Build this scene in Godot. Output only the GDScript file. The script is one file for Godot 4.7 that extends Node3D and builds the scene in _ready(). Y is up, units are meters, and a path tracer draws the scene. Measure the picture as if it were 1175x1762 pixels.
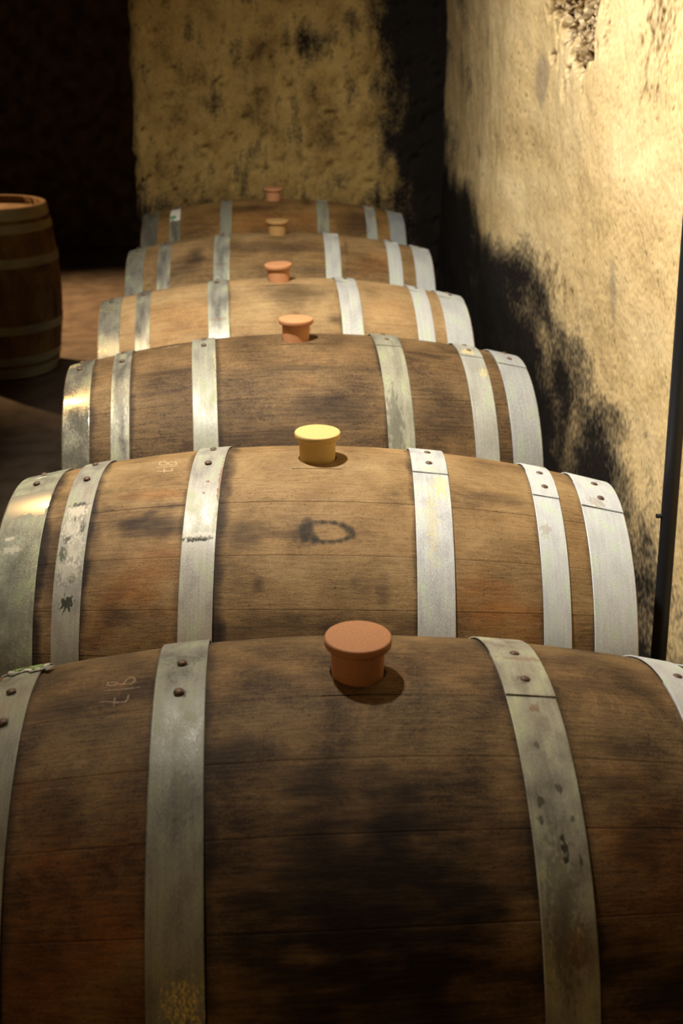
extends Node3D
# A wine cellar: six oak barrels lying in a row beside a limewashed wall, a small cask standing at the left.

const WINDOW_START := -0.6454        # angle (from the top, towards the camera) where the unrolled wood texture begins
const STAVE_ANGLE := 0.2617994       # 24 staves to a barrel
const WINDOW_SPAN := 2.0943951       # 8 staves
const PROFILE_LENGTH := 0.95

var rng := RandomNumberGenerator.new()
var names := {}
var materials := {}
var rivet_mesh: Mesh

# ------------------------------------------------------------------ mesh helpers
class Builder:
	var v := PackedVector3Array()
	var n := PackedVector3Array()
	var t := PackedVector2Array()
	var idx := PackedInt32Array()
	func quad_index(a: int, b: int, c: int, d: int) -> void:
		var face := (v[b] - v[a]).cross(v[d] - v[a]) + (v[c] - v[b]).cross(v[d] - v[b])
		if face.dot(n[a] + n[b] + n[c] + n[d]) > 0.0:
			idx.append_array(PackedInt32Array([a, c, b, a, d, c]))
		else:
			idx.append_array(PackedInt32Array([a, b, c, a, c, d]))
	func grid(rows: Array, normals: Array, uvs: Array) -> void:
		var base := v.size()
		var w: int = rows[0].size()
		for r in rows.size():
			v.append_array(rows[r])
			n.append_array(normals[r])
			t.append_array(uvs[r])
		for r in rows.size() - 1:
			for c in w - 1:
				var a := base + r * w + c
				quad_index(a, a + 1, a + w + 1, a + w)
	func quad(a: Vector3, b: Vector3, c: Vector3, d: Vector3, normal: Vector3) -> void:
		var base := v.size()
		v.append_array(PackedVector3Array([a, b, c, d]))
		n.append_array(PackedVector3Array([normal, normal, normal, normal]))
		t.append_array(PackedVector2Array([Vector2(0, 0), Vector2(1, 0), Vector2(1, 1), Vector2(0, 1)]))
		quad_index(base, base + 1, base + 2, base + 3)
	func box(lo: Vector3, hi: Vector3, bevel := 0.0) -> void:
		var c := (lo + hi) / 2.0
		var h := (hi - lo) / 2.0
		var b := minf(bevel, minf(h.x, minf(h.y, h.z)) * 0.9)
		for axis in 3:
			var u := (axis + 1) % 3
			var w := (axis + 2) % 3
			for s in [-1.0, 1.0]:
				var p := []
				for q in [[-1, -1], [1, -1], [1, 1], [-1, 1]]:
					var o := Vector3.ZERO
					o[axis] = s * h[axis]
					o[u] = q[0] * (h[u] - b)
					o[w] = q[1] * (h[w] - b)
					p.append(c + o)
				var nn := Vector3.ZERO
				nn[axis] = s
				quad(p[0], p[1], p[2], p[3], nn)
			if b > 0.0:
				for su in [-1.0, 1.0]:
					for sw in [-1.0, 1.0]:
						var nb := Vector3.ZERO
						nb[u] = su * 0.7071
						nb[w] = sw * 0.7071
						var e := []
						for q in [[-1, 0], [1, 0], [1, 1], [-1, 1]]:
							var o := Vector3.ZERO
							o[axis] = q[0] * (h[axis] - b)
							o[u] = su * (h[u] - (b if q[1] == 0 else 0.0))
							o[w] = sw * (h[w] - (0.0 if q[1] == 0 else b))
							e.append(c + o)
						quad(e[0], e[1], e[2], e[3], nb)
	func lathe(profile: Array, steps: int, normals: Array) -> void:
		# profile: Vector2(radius, height) round y
		var rows := []
		var nr := []
		var uvs := []
		for i in profile.size():
			var a := PackedVector3Array()
			var b := PackedVector3Array()
			var c := PackedVector2Array()
			for k in steps + 1:
				var q := TAU * k / steps
				a.append(Vector3(profile[i].x * cos(q), profile[i].y, profile[i].x * sin(q)))
				b.append(Vector3(normals[i].x * cos(q), normals[i].y, normals[i].x * sin(q)).normalized())
				c.append(Vector2(float(k) / steps, float(i) / profile.size()))
			rows.append(a)
			nr.append(b)
			uvs.append(c)
		grid(rows, nr, uvs)
	func tube(points: Array, radius: float, sides := 12) -> void:
		var rows := []
		var nr := []
		var uvs := []
		for i in points.size():
			var along: Vector3 = (points[mini(i + 1, points.size() - 1)] - points[maxi(i - 1, 0)]).normalized()
			var side := along.cross(Vector3(0.31, 0.11, 0.94)).normalized()
			var other := along.cross(side)
			var a := PackedVector3Array()
			var b := PackedVector3Array()
			var c := PackedVector2Array()
			for k in sides + 1:
				var q := TAU * k / sides
				var d := side * cos(q) + other * sin(q)
				a.append(points[i] + d * radius)
				b.append(d)
				c.append(Vector2(float(k) / sides, float(i)))
			rows.append(a)
			nr.append(b)
			uvs.append(c)
		grid(rows, nr, uvs)
	func mesh() -> ArrayMesh:
		var arrays := []
		arrays.resize(Mesh.ARRAY_MAX)
		arrays[Mesh.ARRAY_VERTEX] = v
		arrays[Mesh.ARRAY_NORMAL] = n
		arrays[Mesh.ARRAY_TEX_UV] = t
		arrays[Mesh.ARRAY_INDEX] = idx
		var m := ArrayMesh.new()
		m.add_surface_from_arrays(Mesh.PRIMITIVE_TRIANGLES, arrays)
		return m

func numbered(called: String) -> String:
	var k: int = names.get(called, 0)
	names[called] = k + 1
	return called if k == 0 else "%s_%03d" % [called, k]

func put(called: String, mesh: Mesh, material: Material, parent: Node = self) -> MeshInstance3D:
	var o := MeshInstance3D.new()
	o.name = numbered(called) if parent == self else called
	o.mesh = mesh
	o.material_override = material
	parent.add_child(o, true)
	return o

func thing(called: String, label: String, category: String, at := Vector3.ZERO, group := "") -> Node3D:
	var o := Node3D.new()
	o.name = numbered(called)
	add_child(o)
	o.position = at
	tag(o, label, category, group)
	return o

func tag(o: Node, label: String, category: String, group := "") -> void:
	o.set_meta("label", label)
	o.set_meta("category", category)
	if group:
		o.set_meta("group", group)

func structure(o: Node, label: String, category: String) -> Node:
	tag(o, label, category)
	o.set_meta("kind", "structure")
	return o

# ------------------------------------------------------------------ texture helpers
func noise(seed_value: int, frequency: float, octaves := 3, type := FastNoiseLite.TYPE_SIMPLEX_SMOOTH) -> FastNoiseLite:
	var f := FastNoiseLite.new()
	f.seed = seed_value
	f.noise_type = type
	f.frequency = frequency
	f.fractal_octaves = octaves
	f.fractal_type = FastNoiseLite.FRACTAL_FBM if octaves > 1 else FastNoiseLite.FRACTAL_NONE
	return f

func noise_image(f: FastNoiseLite, w: int, h: int, full_w: int, full_h: int) -> Image:
	var im := f.get_image(w, h, false, false, true)
	im.convert(Image.FORMAT_L8)
	if w != full_w or h != full_h:
		im.resize(full_w, full_h, Image.INTERPOLATE_CUBIC)
	return im

func texture(im: Image) -> ImageTexture:
	return ImageTexture.create_from_image(im)

func srgb8(c: Color) -> Array:
	var s := c.linear_to_srgb()
	return [int(s.r * 255.0), int(s.g * 255.0), int(s.b * 255.0)]

# a line of chalk, ink or scratches drawn on a texture; points in pixels
func stroke(im: Image, pts: PackedVector2Array, width: float, color: Color, strength: float, rough: FastNoiseLite, soft := 0.6, broken := 1.3) -> void:
	var w := im.get_width()
	var h := im.get_height()
	for i in pts.size() - 1:
		var a := pts[i]
		var b := pts[i + 1]
		var lo := Vector2(minf(a.x, b.x) - width, minf(a.y, b.y) - width)
		var hi := Vector2(maxf(a.x, b.x) + width, maxf(a.y, b.y) + width)
		for y in range(maxi(0, int(lo.y)), mini(h, int(hi.y) + 2)):
			for x in range(maxi(0, int(lo.x)), mini(w, int(hi.x) + 2)):
				var p := Vector2(x, y)
				var d := p.distance_to(Geometry2D.get_closest_point_to_segment(p, a, b)) / width
				if d < 1.0:
					var k := strength * clampf((1.0 - d) / soft, 0.0, 1.0) * clampf(1.0 - broken * 0.27 + rough.get_noise_2d(x, y) * broken, 0.0, 1.0)
					var was := im.get_pixel(x, y)
					im.set_pixel(x, y, was.lerp(color, k))

# ------------------------------------------------------------------ wood of one barrel, unrolled: x along the barrel, y round it
# tones: one number for each of the eight staves; stains: [along m, angle, half length m, half angle, strength, channel 0 dark 1 rusty 2 pale]
func wood(seed_value: int, w: int, h: int, bounds: Array, tones: Array, stains: Array, hoop_edges: Array, light: Color, middle: Color, dark: Color) -> Dictionary:
	var grain_image := noise_image(noise(seed_value, 0.14, 3), maxi(8, w / 14), h, w, h)
	var pore_image := noise_image(noise(seed_value + 1, 0.33, 2), maxi(8, w / 7), h, w, h)
	var figure := noise(seed_value + 2, 0.011, 2)
	figure.domain_warp_enabled = true
	figure.domain_warp_amplitude = 26.0
	figure.domain_warp_frequency = 0.012
	var figure_image := noise_image(figure, w / 4, h / 2 * 1, w, h)
	var blotch_image := noise_image(noise(seed_value + 3, 0.022, 4), w / 4, h / 4, w, h)
	var speck_image := noise_image(noise(seed_value + 4, 0.16, 2), w / 2, h / 2, w, h)
	var fleck_image := noise_image(noise(seed_value + 7, 0.24, 3), w * 3 / 4, h, w, h)
	# stains, worked out coarsely with ragged edges
	var sw := w / 4
	var sh := h / 4
	var ragged := noise(seed_value + 5, 0.022, 4)
	var along := noise(seed_value + 6, 0.09, 3)
	var low := PackedByteArray()
	low.resize(sw * sh * 3)
	for s in stains:
		var cx: float = (s[0] / 0.98 + 0.5) * sw
		var cy: float = (s[1] - WINDOW_START) / WINDOW_SPAN * sh
		var rx: float = s[2] / 0.98 * sw
		var ry: float = s[3] / WINDOW_SPAN * sh
		for y in range(maxi(0, int(cy - ry * 1.6)), mini(sh, int(cy + ry * 1.6))):
			for x in range(maxi(0, int(cx - rx * 1.6)), mini(sw, int(cx + rx * 1.6))):
				var d := sqrt(pow((x - cx) / rx, 2) + pow((y - cy) / ry, 2))
				var k := clampf((1.2 - d + ragged.get_noise_2d(x, y) * (s[6] if s.size() > 6 else 0.75) + along.get_noise_2d(x * 0.2, y) * 0.35) / 1.3, 0.0, 1.0)
				var at: int = (y * sw + x) * 3 + int(s[5])
				low[at] = mini(255, int(low[at] + s[4] * 255.0 * k * k * (3.0 - 2.0 * k)))
	for e in hoop_edges:                       # iron-black tannin stain creeping out from under a hoop
		var ex: float = (e[0] / 0.98 + 0.5) * sw
		var reach: float = e[1] / 0.98 * sw
		for x in range(maxi(0, int(minf(ex, ex + reach * 1.7))), mini(sw, int(maxf(ex, ex + reach * 1.7)) + 1)):
			for y in sh:
				var d := absf(x - ex) / absf(reach)
				var k := clampf(1.0 - d + ragged.get_noise_2d(x * 2.0, y * 1.3) * 0.9, 0.0, 1.0)
				var at := (y * sw + x) * 3
				low[at] = mini(255, int(low[at] + e[2] * 255.0 * k))
	var stain_image := Image.create_from_data(sw, sh, false, Image.FORMAT_RGB8, low)
	stain_image.resize(w, h, Image.INTERPOLATE_CUBIC)
	var G := grain_image.get_data()
	var P := pore_image.get_data()
	var F := figure_image.get_data()
	var B := blotch_image.get_data()
	var K := speck_image.get_data()
	var N := fleck_image.get_data()
	var S := stain_image.get_data()
	# look-up tables
	var lr := PackedInt32Array()
	var lg := PackedInt32Array()
	var lb := PackedInt32Array()
	for i in 256:
		var q := i / 255.0
		var c := dark.lerp(middle, clampf(q * 2.0, 0, 1)).lerp(light, clampf(q * 2.0 - 1.0, 0, 1))
		var k := srgb8(c)
		lr.append(k[0])
		lg.append(k[1])
		lb.append(k[2])
	var ring := PackedInt32Array()
	for i in 256:
		var q := fposmod(i / 255.0 * 9.0, 1.0)
		ring.append(int((pow(q, 2.2) if q < 0.9 else (1.0 - q) * 10.0) * 46.0) - 16)
	var pore := PackedInt32Array()
	for i in 256:
		pore.append(-int(clampf((88.0 - i) * 1.1, 0.0, 46.0)))
	var speck := PackedInt32Array()
	for i in 256:
		speck.append(-int(clampf((56.0 - i) * 2.0, 0.0, 60.0)))
	var out := PackedByteArray()
	out.resize(w * h * 3)
	for y in h:
		var q := float(y) / h * 8.0
		var s := 0
		while s < 7 and q >= bounds[s + 1]:
			s += 1
		var shift: int = (s * 977 + 311 * seed_value) % w
		var tone: int = int(tones[s])
		var warm: int = (s * 53 + seed_value * 31) % 40
		var row := y * w
		for x in w:
			var j := row + x
			var i := row + (x + shift) % w
			var t: int = tone + ((G[i] - 128) * 5 >> 4) + ((N[j] - 128) * 3 >> 3) + (ring[F[i]] * 3 >> 2) + pore[P[i]] + speck[K[j]] + ((B[j] - 128) >> 1)
			t = clampi(t, 0, 255)
			var r: int = lr[t]
			var g: int = lg[t]
			var b: int = lb[t]
			var j3 := j * 3
			var rust: int = S[j3 + 1] + warm
			g -= g * rust * 3 >> 12
			b -= b * rust * 3 >> 11
			var pale: int = S[j3 + 2]
			if pale > 0:
				pale = pale * K[j] >> 8
				r += (168 - r) * pale >> 8
				g += (148 - g) * pale >> 8
				b += (118 - b) * pale >> 8
			var dk: int = S[j3]
			if dk > 0:
				dk = clampi(dk * (200 + (B[i] >> 2) + (128 - G[i]) / 3) >> 8, 0, 238)
				r += (30 - r) * dk >> 8
				g += (22 - g) * dk >> 8
				b += (18 - b) * dk >> 8
			out[j3] = r
			out[j3 + 1] = g
			out[j3 + 2] = b
	var im := Image.create_from_data(w, h, false, Image.FORMAT_RGB8, out)
	pore_image.blend_rect(grain_image, Rect2i(0, 0, 0, 0), Vector2i.ZERO)
	return {"albedo": im, "height": pore_image}

func wood_material(made: Dictionary, rough := 0.72) -> StandardMaterial3D:
	var m := StandardMaterial3D.new()
	m.albedo_texture = texture(made.albedo)
	m.roughness = rough
	m.metallic_specular = 0.35
	m.heightmap_enabled = true
	m.heightmap_texture = texture(made.height)
	m.heightmap_scale = 0.022
	return m

func to_pixel(im: Image, list: Array) -> PackedVector2Array:
	var pts := PackedVector2Array()
	for i in range(0, list.size(), 2):
		pts.append(Vector2((list[i] / 0.98 + 0.5) * im.get_width(), (list[i + 1] - WINDOW_START) / WINDOW_SPAN * im.get_height()))
	return pts

# ------------------------------------------------------------------ zinc-coated hoops: an atlas of six strips, x across, y round the barrel
func zinc(seed_value: int, w: int, h: int, bases: Array, marks: Array) -> Dictionary:
	var mottle := noise_image(noise(seed_value, 0.02, 4), w / 2, h / 2, w, h).get_data()
	var fine_image := noise_image(noise(seed_value + 1, 0.13, 3), w, h, w, h)
	var fine := fine_image.get_data()
	var drip := noise_image(noise(seed_value + 2, 0.06, 3), w, maxi(8, h / 10), w, h).get_data()
	var sw := w / 2
	var sh := h / 2
	var low := PackedByteArray()
	low.resize(sw * sh * 4)
	var ragged := noise(seed_value + 4, 0.07, 4)
	# marks: [slot, across 0..1, angle, half across, half angle, strength, kind 0 dark 1 yellow 2 pale paper 3 rust]
	for s in marks:
		var cx: float = (s[0] + s[1]) / 6.0 * sw
		var cy: float = (s[2] - WINDOW_START) / WINDOW_SPAN * sh
		var rx: float = s[3] / 6.0 * sw
		var ry: float = s[4] / WINDOW_SPAN * sh
		for y in range(maxi(0, int(cy - ry * 1.5)), mini(sh, int(cy + ry * 1.5))):
			for x in range(maxi(int(s[0] * sw / 6.0), int(cx - rx * 1.5)), mini(int((s[0] + 1) * sw / 6.0), int(cx + rx * 1.5))):
				var d := sqrt(pow((x - cx) / rx, 2) + pow((y - cy) / ry, 2))
				var k := clampf((1.0 - d + ragged.get_noise_2d(x * 1.5, y * 1.5) * 0.9) / 0.35, 0.0, 1.0)
				var at: int = (y * sw + x) * 4 + int(s[6])
				low[at] = mini(255, int(low[at] + s[5] * 255.0 * k))
	var mark_image := Image.create_from_data(sw, sh, false, Image.FORMAT_RGBA8, low)
	var rust_image := Image.create(sw, sh, false, Image.FORMAT_L8)
	var rust_bytes := PackedByteArray()
	rust_bytes.resize(sw * sh)
	for i in sw * sh:
		rust_bytes[i] = low[i * 4 + 3]
		low[i * 4 + 3] = 255
	mark_image = Image.create_from_data(sw, sh, false, Image.FORMAT_RGBA8, low)
	mark_image.convert(Image.FORMAT_RGB8)
	mark_image.resize(w, h, Image.INTERPOLATE_CUBIC)
	rust_image = Image.create_from_data(sw, sh, false, Image.FORMAT_L8, rust_bytes)
	rust_image.resize(w, h, Image.INTERPOLATE_CUBIC)
	var M := mark_image.get_data()
	var R := rust_image.get_data()
	var out := PackedByteArray()
	out.resize(w * h * 3)
	var orm := PackedByteArray()
	orm.resize(w * h * 3)
	for y in h:
		for x in w:
			var j := y * w + x
			var base: Array = bases[x * 6 / w]
			var t: int = ((mottle[j] - 128) * int(base[3]) >> 7) + ((fine[j] - 128) >> 3) + ((drip[j] - 128) >> 4)
			var r: int = base[0] + t
			var g: int = base[1] + t
			var b: int = base[2] + t - (t >> 3)
			var rough: int = int(base[4] if base.size() > 4 else 140) + (fine[j] - 128) / 4 + (mottle[j] - 128) / 3
			var metal: int = int(base[5] if base.size() > 4 else 60)
			var green: int = clampi(mottle[j] - 140, 0, 90) >> 1
			b -= b * green >> 9
			r -= r * green >> 10
			var j3 := j * 3
			var k: int = M[j3]
			if k > 0:
				r += (46 - r) * k >> 8
				g += (46 - g) * k >> 8
				b += (34 - b) * k >> 8
				metal -= metal * k >> 8
				rough += (190 - rough) * k >> 8
			k = M[j3 + 1] * clampi(fine[j] * 3 - 250, 0, 255) >> 8
			if k > 0:
				k = mini(k, 255)
				r += (232 - r) * k >> 8
				g += (210 - g) * k >> 8
				b += (124 - b) * k >> 8
				metal -= metal * k >> 8
				rough += (180 - rough) * k >> 8
			k = M[j3 + 2]
			if k > 0:
				r += (200 - r) * k >> 8
				g += (193 - g) * k >> 8
				b += (174 - b) * k >> 8
				metal -= metal * k >> 8
				rough += (120 - rough) * k >> 8
			k = R[j]
			if k > 0:
				r += (112 - r) * k >> 8
				g += (66 - g) * k >> 8
				b += (38 - b) * k >> 8
				metal -= metal * k >> 8
				rough += (210 - rough) * k >> 8
			out[j3] = clampi(r, 0, 255)
			out[j3 + 1] = clampi(g, 0, 255)
			out[j3 + 2] = clampi(b, 0, 255)
			orm[j3] = 255
			orm[j3 + 1] = clampi(rough, 40, 255)
			orm[j3 + 2] = metal
	return {"albedo": Image.create_from_data(w, h, false, Image.FORMAT_RGB8, out), "orm": Image.create_from_data(w, h, false, Image.FORMAT_RGB8, orm), "height": fine_image}

func zinc_material(made: Dictionary) -> ORMMaterial3D:
	var m := ORMMaterial3D.new()
	m.albedo_texture = texture(made.albedo)
	m.orm_texture = texture(made.orm)
	m.heightmap_enabled = true
	m.heightmap_texture = texture(made.height)
	m.heightmap_scale = 0.012
	return m

func plain(color: Color, rough := 0.8, metal := 0.0) -> StandardMaterial3D:
	var m := StandardMaterial3D.new()
	m.albedo_color = color.linear_to_srgb()
	m.roughness = rough
	m.metallic = metal
	return m

# a rough surface of one material in two tones with fine relief, mapped by position
func grainy(seed_value: int, a: Color, b: Color, size_m: float, rough := 0.9, relief := 0.3, frequency := 0.02) -> StandardMaterial3D:
	var m := StandardMaterial3D.new()
	var im := noise_image(noise(seed_value, frequency, 5), 512, 512, 512, 512)
	var coarse := FastNoiseLite.new()
	coarse.seed = seed_value
	coarse.noise_type = FastNoiseLite.TYPE_SIMPLEX_SMOOTH
	coarse.frequency = frequency
	coarse.fractal_octaves = 5
	var seamless := coarse.get_seamless_image(512, 512, false, false, 0.15, true)
	seamless.convert(Image.FORMAT_L8)
	var bytes := seamless.get_data()
	var lut := []
	for i in 256:
		lut.append(srgb8(a.lerp(b, clampf((i - 40) / 175.0, 0, 1))))
	var out := PackedByteArray()
	out.resize(512 * 512 * 3)
	for i in 512 * 512:
		var c: Array = lut[bytes[i]]
		out[i * 3] = c[0]
		out[i * 3 + 1] = c[1]
		out[i * 3 + 2] = c[2]
	m.albedo_texture = texture(Image.create_from_data(512, 512, false, Image.FORMAT_RGB8, out))
	m.heightmap_enabled = true
	m.heightmap_texture = texture(seamless)
	m.heightmap_scale = relief
	m.roughness = rough
	m.metallic_specular = 0.3
	m.uv1_triplanar = true
	m.uv1_world_triplanar = true
	m.uv1_scale = Vector3.ONE / size_m
	return m

# ------------------------------------------------------------------ barrels
func radius(d: Dictionary, x: float) -> float:
	return d.r - d.drop * pow(2.0 * x / d.profile, 2)

func slope(d: Dictionary, x: float) -> float:
	return -d.drop * 8.0 * x / (d.profile * d.profile)

func around(x: float, r: float, a: float) -> Vector3:
	return Vector3(x, r * cos(a), r * sin(a))

func stave_mesh(d: Dictionary, a0: float, a1: float, hole_x: float, lift: float) -> ArrayMesh:
	var b := Builder.new()
	var half: float = d.length / 2.0 + 0.0015
	var spans := [[-half, half]]
	var w: float = (a1 - a0) * d.r / 2.0 - 0.001
	if hole_x > -9.0:
		spans = [[-half, hole_x - w], [hole_x + w, half]]
	var across := [0.0, 0.022, 0.25, 0.5, 0.75, 0.978, 1.0]
	var gap := 0.00025
	for span in spans:
		var rows := []
		var normals := []
		var uvs := []
		var steps := maxi(4, int(26.0 * (span[1] - span[0])))
		for i in steps + 1:
			var x := lerpf(span[0], span[1], float(i) / steps)
			var r := radius(d, x) + lift
			var tilt := -slope(d, x)
			var pr := PackedVector3Array()
			var pn := PackedVector3Array()
			var pu := PackedVector2Array()
			for k in 7:
				var a := lerpf(a0 + gap / d.r, a1 - gap / d.r, across[k])
				var edge := k == 0 or k == 6
				pr.append(around(x, r - (0.0004 if edge else 0.0), a))
				var na := a + (-0.25 if k == 0 else 0.25 if k == 6 else 0.0)
				pn.append(Vector3(tilt, cos(na), sin(na)).normalized())
				pu.append(Vector2(x / 0.98 + 0.5, (a - WINDOW_START) / WINDOW_SPAN))
			rows.append(pr)
			normals.append(pn)
			uvs.append(pu)
		b.grid(rows, normals, uvs)
	if hole_x > -9.0:
		var ring := 24
		var am := (a0 + a1) / 2.0
		var rows := []
		var normals := []
		var uvs := []
		var levels := [1.0, 0.66, 0.33, 0.06, 0.0, -1.0]
		for level in levels:
			var pr := PackedVector3Array()
			var pn := PackedVector3Array()
			var pu := PackedVector2Array()
			for k in ring + 1:
				var q := TAU * k / ring
				var dir := Vector2(cos(q), sin(q))
				var square := dir / maxf(absf(dir.x), absf(dir.y))
				var hr := 0.0305
				var circle := Vector2(dir.x * hr, dir.y * hr - am * d.r)
				var p := circle.lerp(square * w, maxf(level, 0.0))
				var x: float = hole_x + p.x
				var a: float = am + p.y / d.r
				var deep: float = -0.03 if level < 0.0 else (-0.0012 if level == 0.0 else 0.0)
				pr.append(around(x, radius(d, x) + lift + deep, a))
				pn.append(Vector3(-dir.x, 0, -dir.y) if level < 0.0 else Vector3(-slope(d, x), cos(a), sin(a)).normalized())
				pu.append(Vector2(x / 0.98 + 0.5, (a - WINDOW_START) / WINDOW_SPAN))
			rows.append(pr)
			normals.append(pn)
			uvs.append(pu)
		b.grid(rows, normals, uvs)
	# flanks, ends and inner face
	for s in 2:
		var a: float = a0 + gap / d.r if s == 0 else a1 - gap / d.r
		var side := Vector3(0, -sin(a), cos(a)) * (-1.0 if s == 0 else 1.0)
		var rows := [PackedVector3Array(), PackedVector3Array()]
		var normals := [PackedVector3Array(), PackedVector3Array()]
		var uvs := [PackedVector2Array(), PackedVector2Array()]
		for i in 15:
			var x := lerpf(-half, half, i / 14.0)
			for k in 2:
				rows[k].append(around(x, radius(d, x) + lift - (0.0007 if k == 0 else 0.024), a))
				normals[k].append(side)
				uvs[k].append(Vector2(x / 0.98 + 0.5, (a - WINDOW_START) / WINDOW_SPAN))
		b.grid(rows, normals, uvs)
	for s in [-1.0, 1.0]:
		var x: float = s * half
		var r: float = radius(d, x) + lift
		b.quad(around(x, r - 0.0007, a0), around(x, r - 0.0007, a1), around(x, r - 0.02, a1), around(x, r - 0.02, a0), Vector3(s, 0, 0))
		var xi: float = s * (half - 0.045)
		var ri: float = radius(d, xi) - 0.024
		b.quad(around(x, r - 0.02, a0), around(x, r - 0.02, a1), around(xi, ri, a1), around(xi, ri, a0), Vector3(0, -cos(a0), -sin(a0)))
	return b.mesh()

# one flat steel band bent round and lapped over itself; towards: +1 the outer end comes down the front, -1 it lies behind
func hoop_mesh(d: Dictionary, x0: float, x1: float, end_angle: float, towards: float, slot: int) -> ArrayMesh:
	var b := Builder.new()
	var thick := 0.0019
	var steps := 150
	var total := TAU + 0.30
	var profile := [[0.0, 0.0, -1.0, 0.0], [0.0, 0.75, -0.8, 0.6], [0.02, 1.0, 0.0, 1.0], [0.35, 1.0, 0.0, 1.0], [0.65, 1.0, 0.0, 1.0], [0.98, 1.0, 0.0, 1.0], [1.0, 0.75, 0.8, 0.6], [1.0, 0.0, 1.0, 0.0]]
	var rows := []
	var normals := []
	var uvs := []
	for i in steps + 1:
		var s := total * i / steps
		var a := end_angle - towards * s
		var lap := thick * (1.0 - smoothstep(0.33, 0.75, s))
		var wave: float = sin(a * 3.0 + x0 * 40.0) * 0.0003
		var pr := PackedVector3Array()
		var pn := PackedVector3Array()
		var pu := PackedVector2Array()
		for q in profile:
			var x := lerpf(x0, x1, q[0])
			var r: float = lerpf(radius(d, x0), radius(d, x1), q[0]) + absf(slope(d, (x0 + x1) / 2)) * 0.0 + 0.0007 + lap + wave + thick * q[1]
			pr.append(around(x, r, a))
			var tilt: float = -(radius(d, x1) - radius(d, x0)) / (x1 - x0)
			pn.append(Vector3(q[2] + tilt * q[3], cos(a) * q[3], sin(a) * q[3]).normalized())
			pu.append(Vector2((slot + 0.04 + 0.92 * q[0]) / 6.0, (a - WINDOW_START) / WINDOW_SPAN))
		rows.append(pr)
		normals.append(pn)
		uvs.append(pu)
	b.grid(rows, normals, uvs)
	var ra := radius(d, x0) + 0.0007 + thick
	var rb := radius(d, x1) + 0.0007 + thick
	b.quad(around(x0, ra, end_angle), around(x1, rb, end_angle), around(x1, rb + thick, end_angle), around(x0, ra + thick, end_angle), Vector3(0, -sin(end_angle), cos(end_angle)) * towards)
	return b.mesh()

# a thin sheet lying on a hoop or on the staves (tape, sticker); a wavy outline
func patch_mesh(d: Dictionary, x0: float, x1: float, a0: float, a1: float, lift: float, bumpy: float, seed_value: int) -> ArrayMesh:
	var b := Builder.new()
	var f := noise(seed_value, 40.0, 2)
	var rows := []
	var normals := []
	var uvs := []
	for i in 17:
		var pr := PackedVector3Array()
		var pn := PackedVector3Array()
		var pu := PackedVector2Array()
		for k in 13:
			var e := f.get_noise_2d(i * 0.004 + 3.0, 0.5) * 0.003
			var a := lerpf(a0 + e * 3.0, a1 + f.get_noise_2d(k * 0.006, 9.0) * 0.06 * signf(bumpy), i / 16.0)
			var x := lerpf(x0 + e, x1 - e, k / 12.0)
			var edge := 0.0 if i == 0 or i == 16 or k == 0 or k == 12 else 1.0
			pr.append(around(x, radius(d, x) + lift * (0.88 + 0.12 * edge) + f.get_noise_2d(x, a * 0.3) * bumpy * edge, a))
			pn.append(Vector3(-slope(d, x), cos(a), sin(a)).normalized())
			pu.append(Vector2(k / 12.0, i / 16.0))
		rows.append(pr)
		normals.append(pn)
		uvs.append(pu)
	b.grid(rows, normals, uvs)
	# edge of the sheet
	for i in 16:
		for k in [0, 12]:
			b.quad(rows[i][k], rows[i + 1][k], rows[i + 1][k] * Vector3(1, 0.998, 0.998), rows[i][k] * Vector3(1, 0.998, 0.998), Vector3(-1 if k == 0 else 1, 0, 0))
	return b.mesh()

func place_rivet(d: Dictionary, hoop: Node, x: float, a: float, material: Material, size := 1.0) -> void:
	var r := put("rivet", rivet_mesh, material, hoop)
	var up := Vector3(-slope(d, x), cos(a), sin(a)).normalized()
	var side := up.cross(Vector3(0.2, 0.3, 0.9)).normalized()
	r.transform = Transform3D(Basis(side, up, side.cross(up)).scaled_local(Vector3.ONE * size), around(x, radius(d, x), a) + up * 0.0042)

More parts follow.
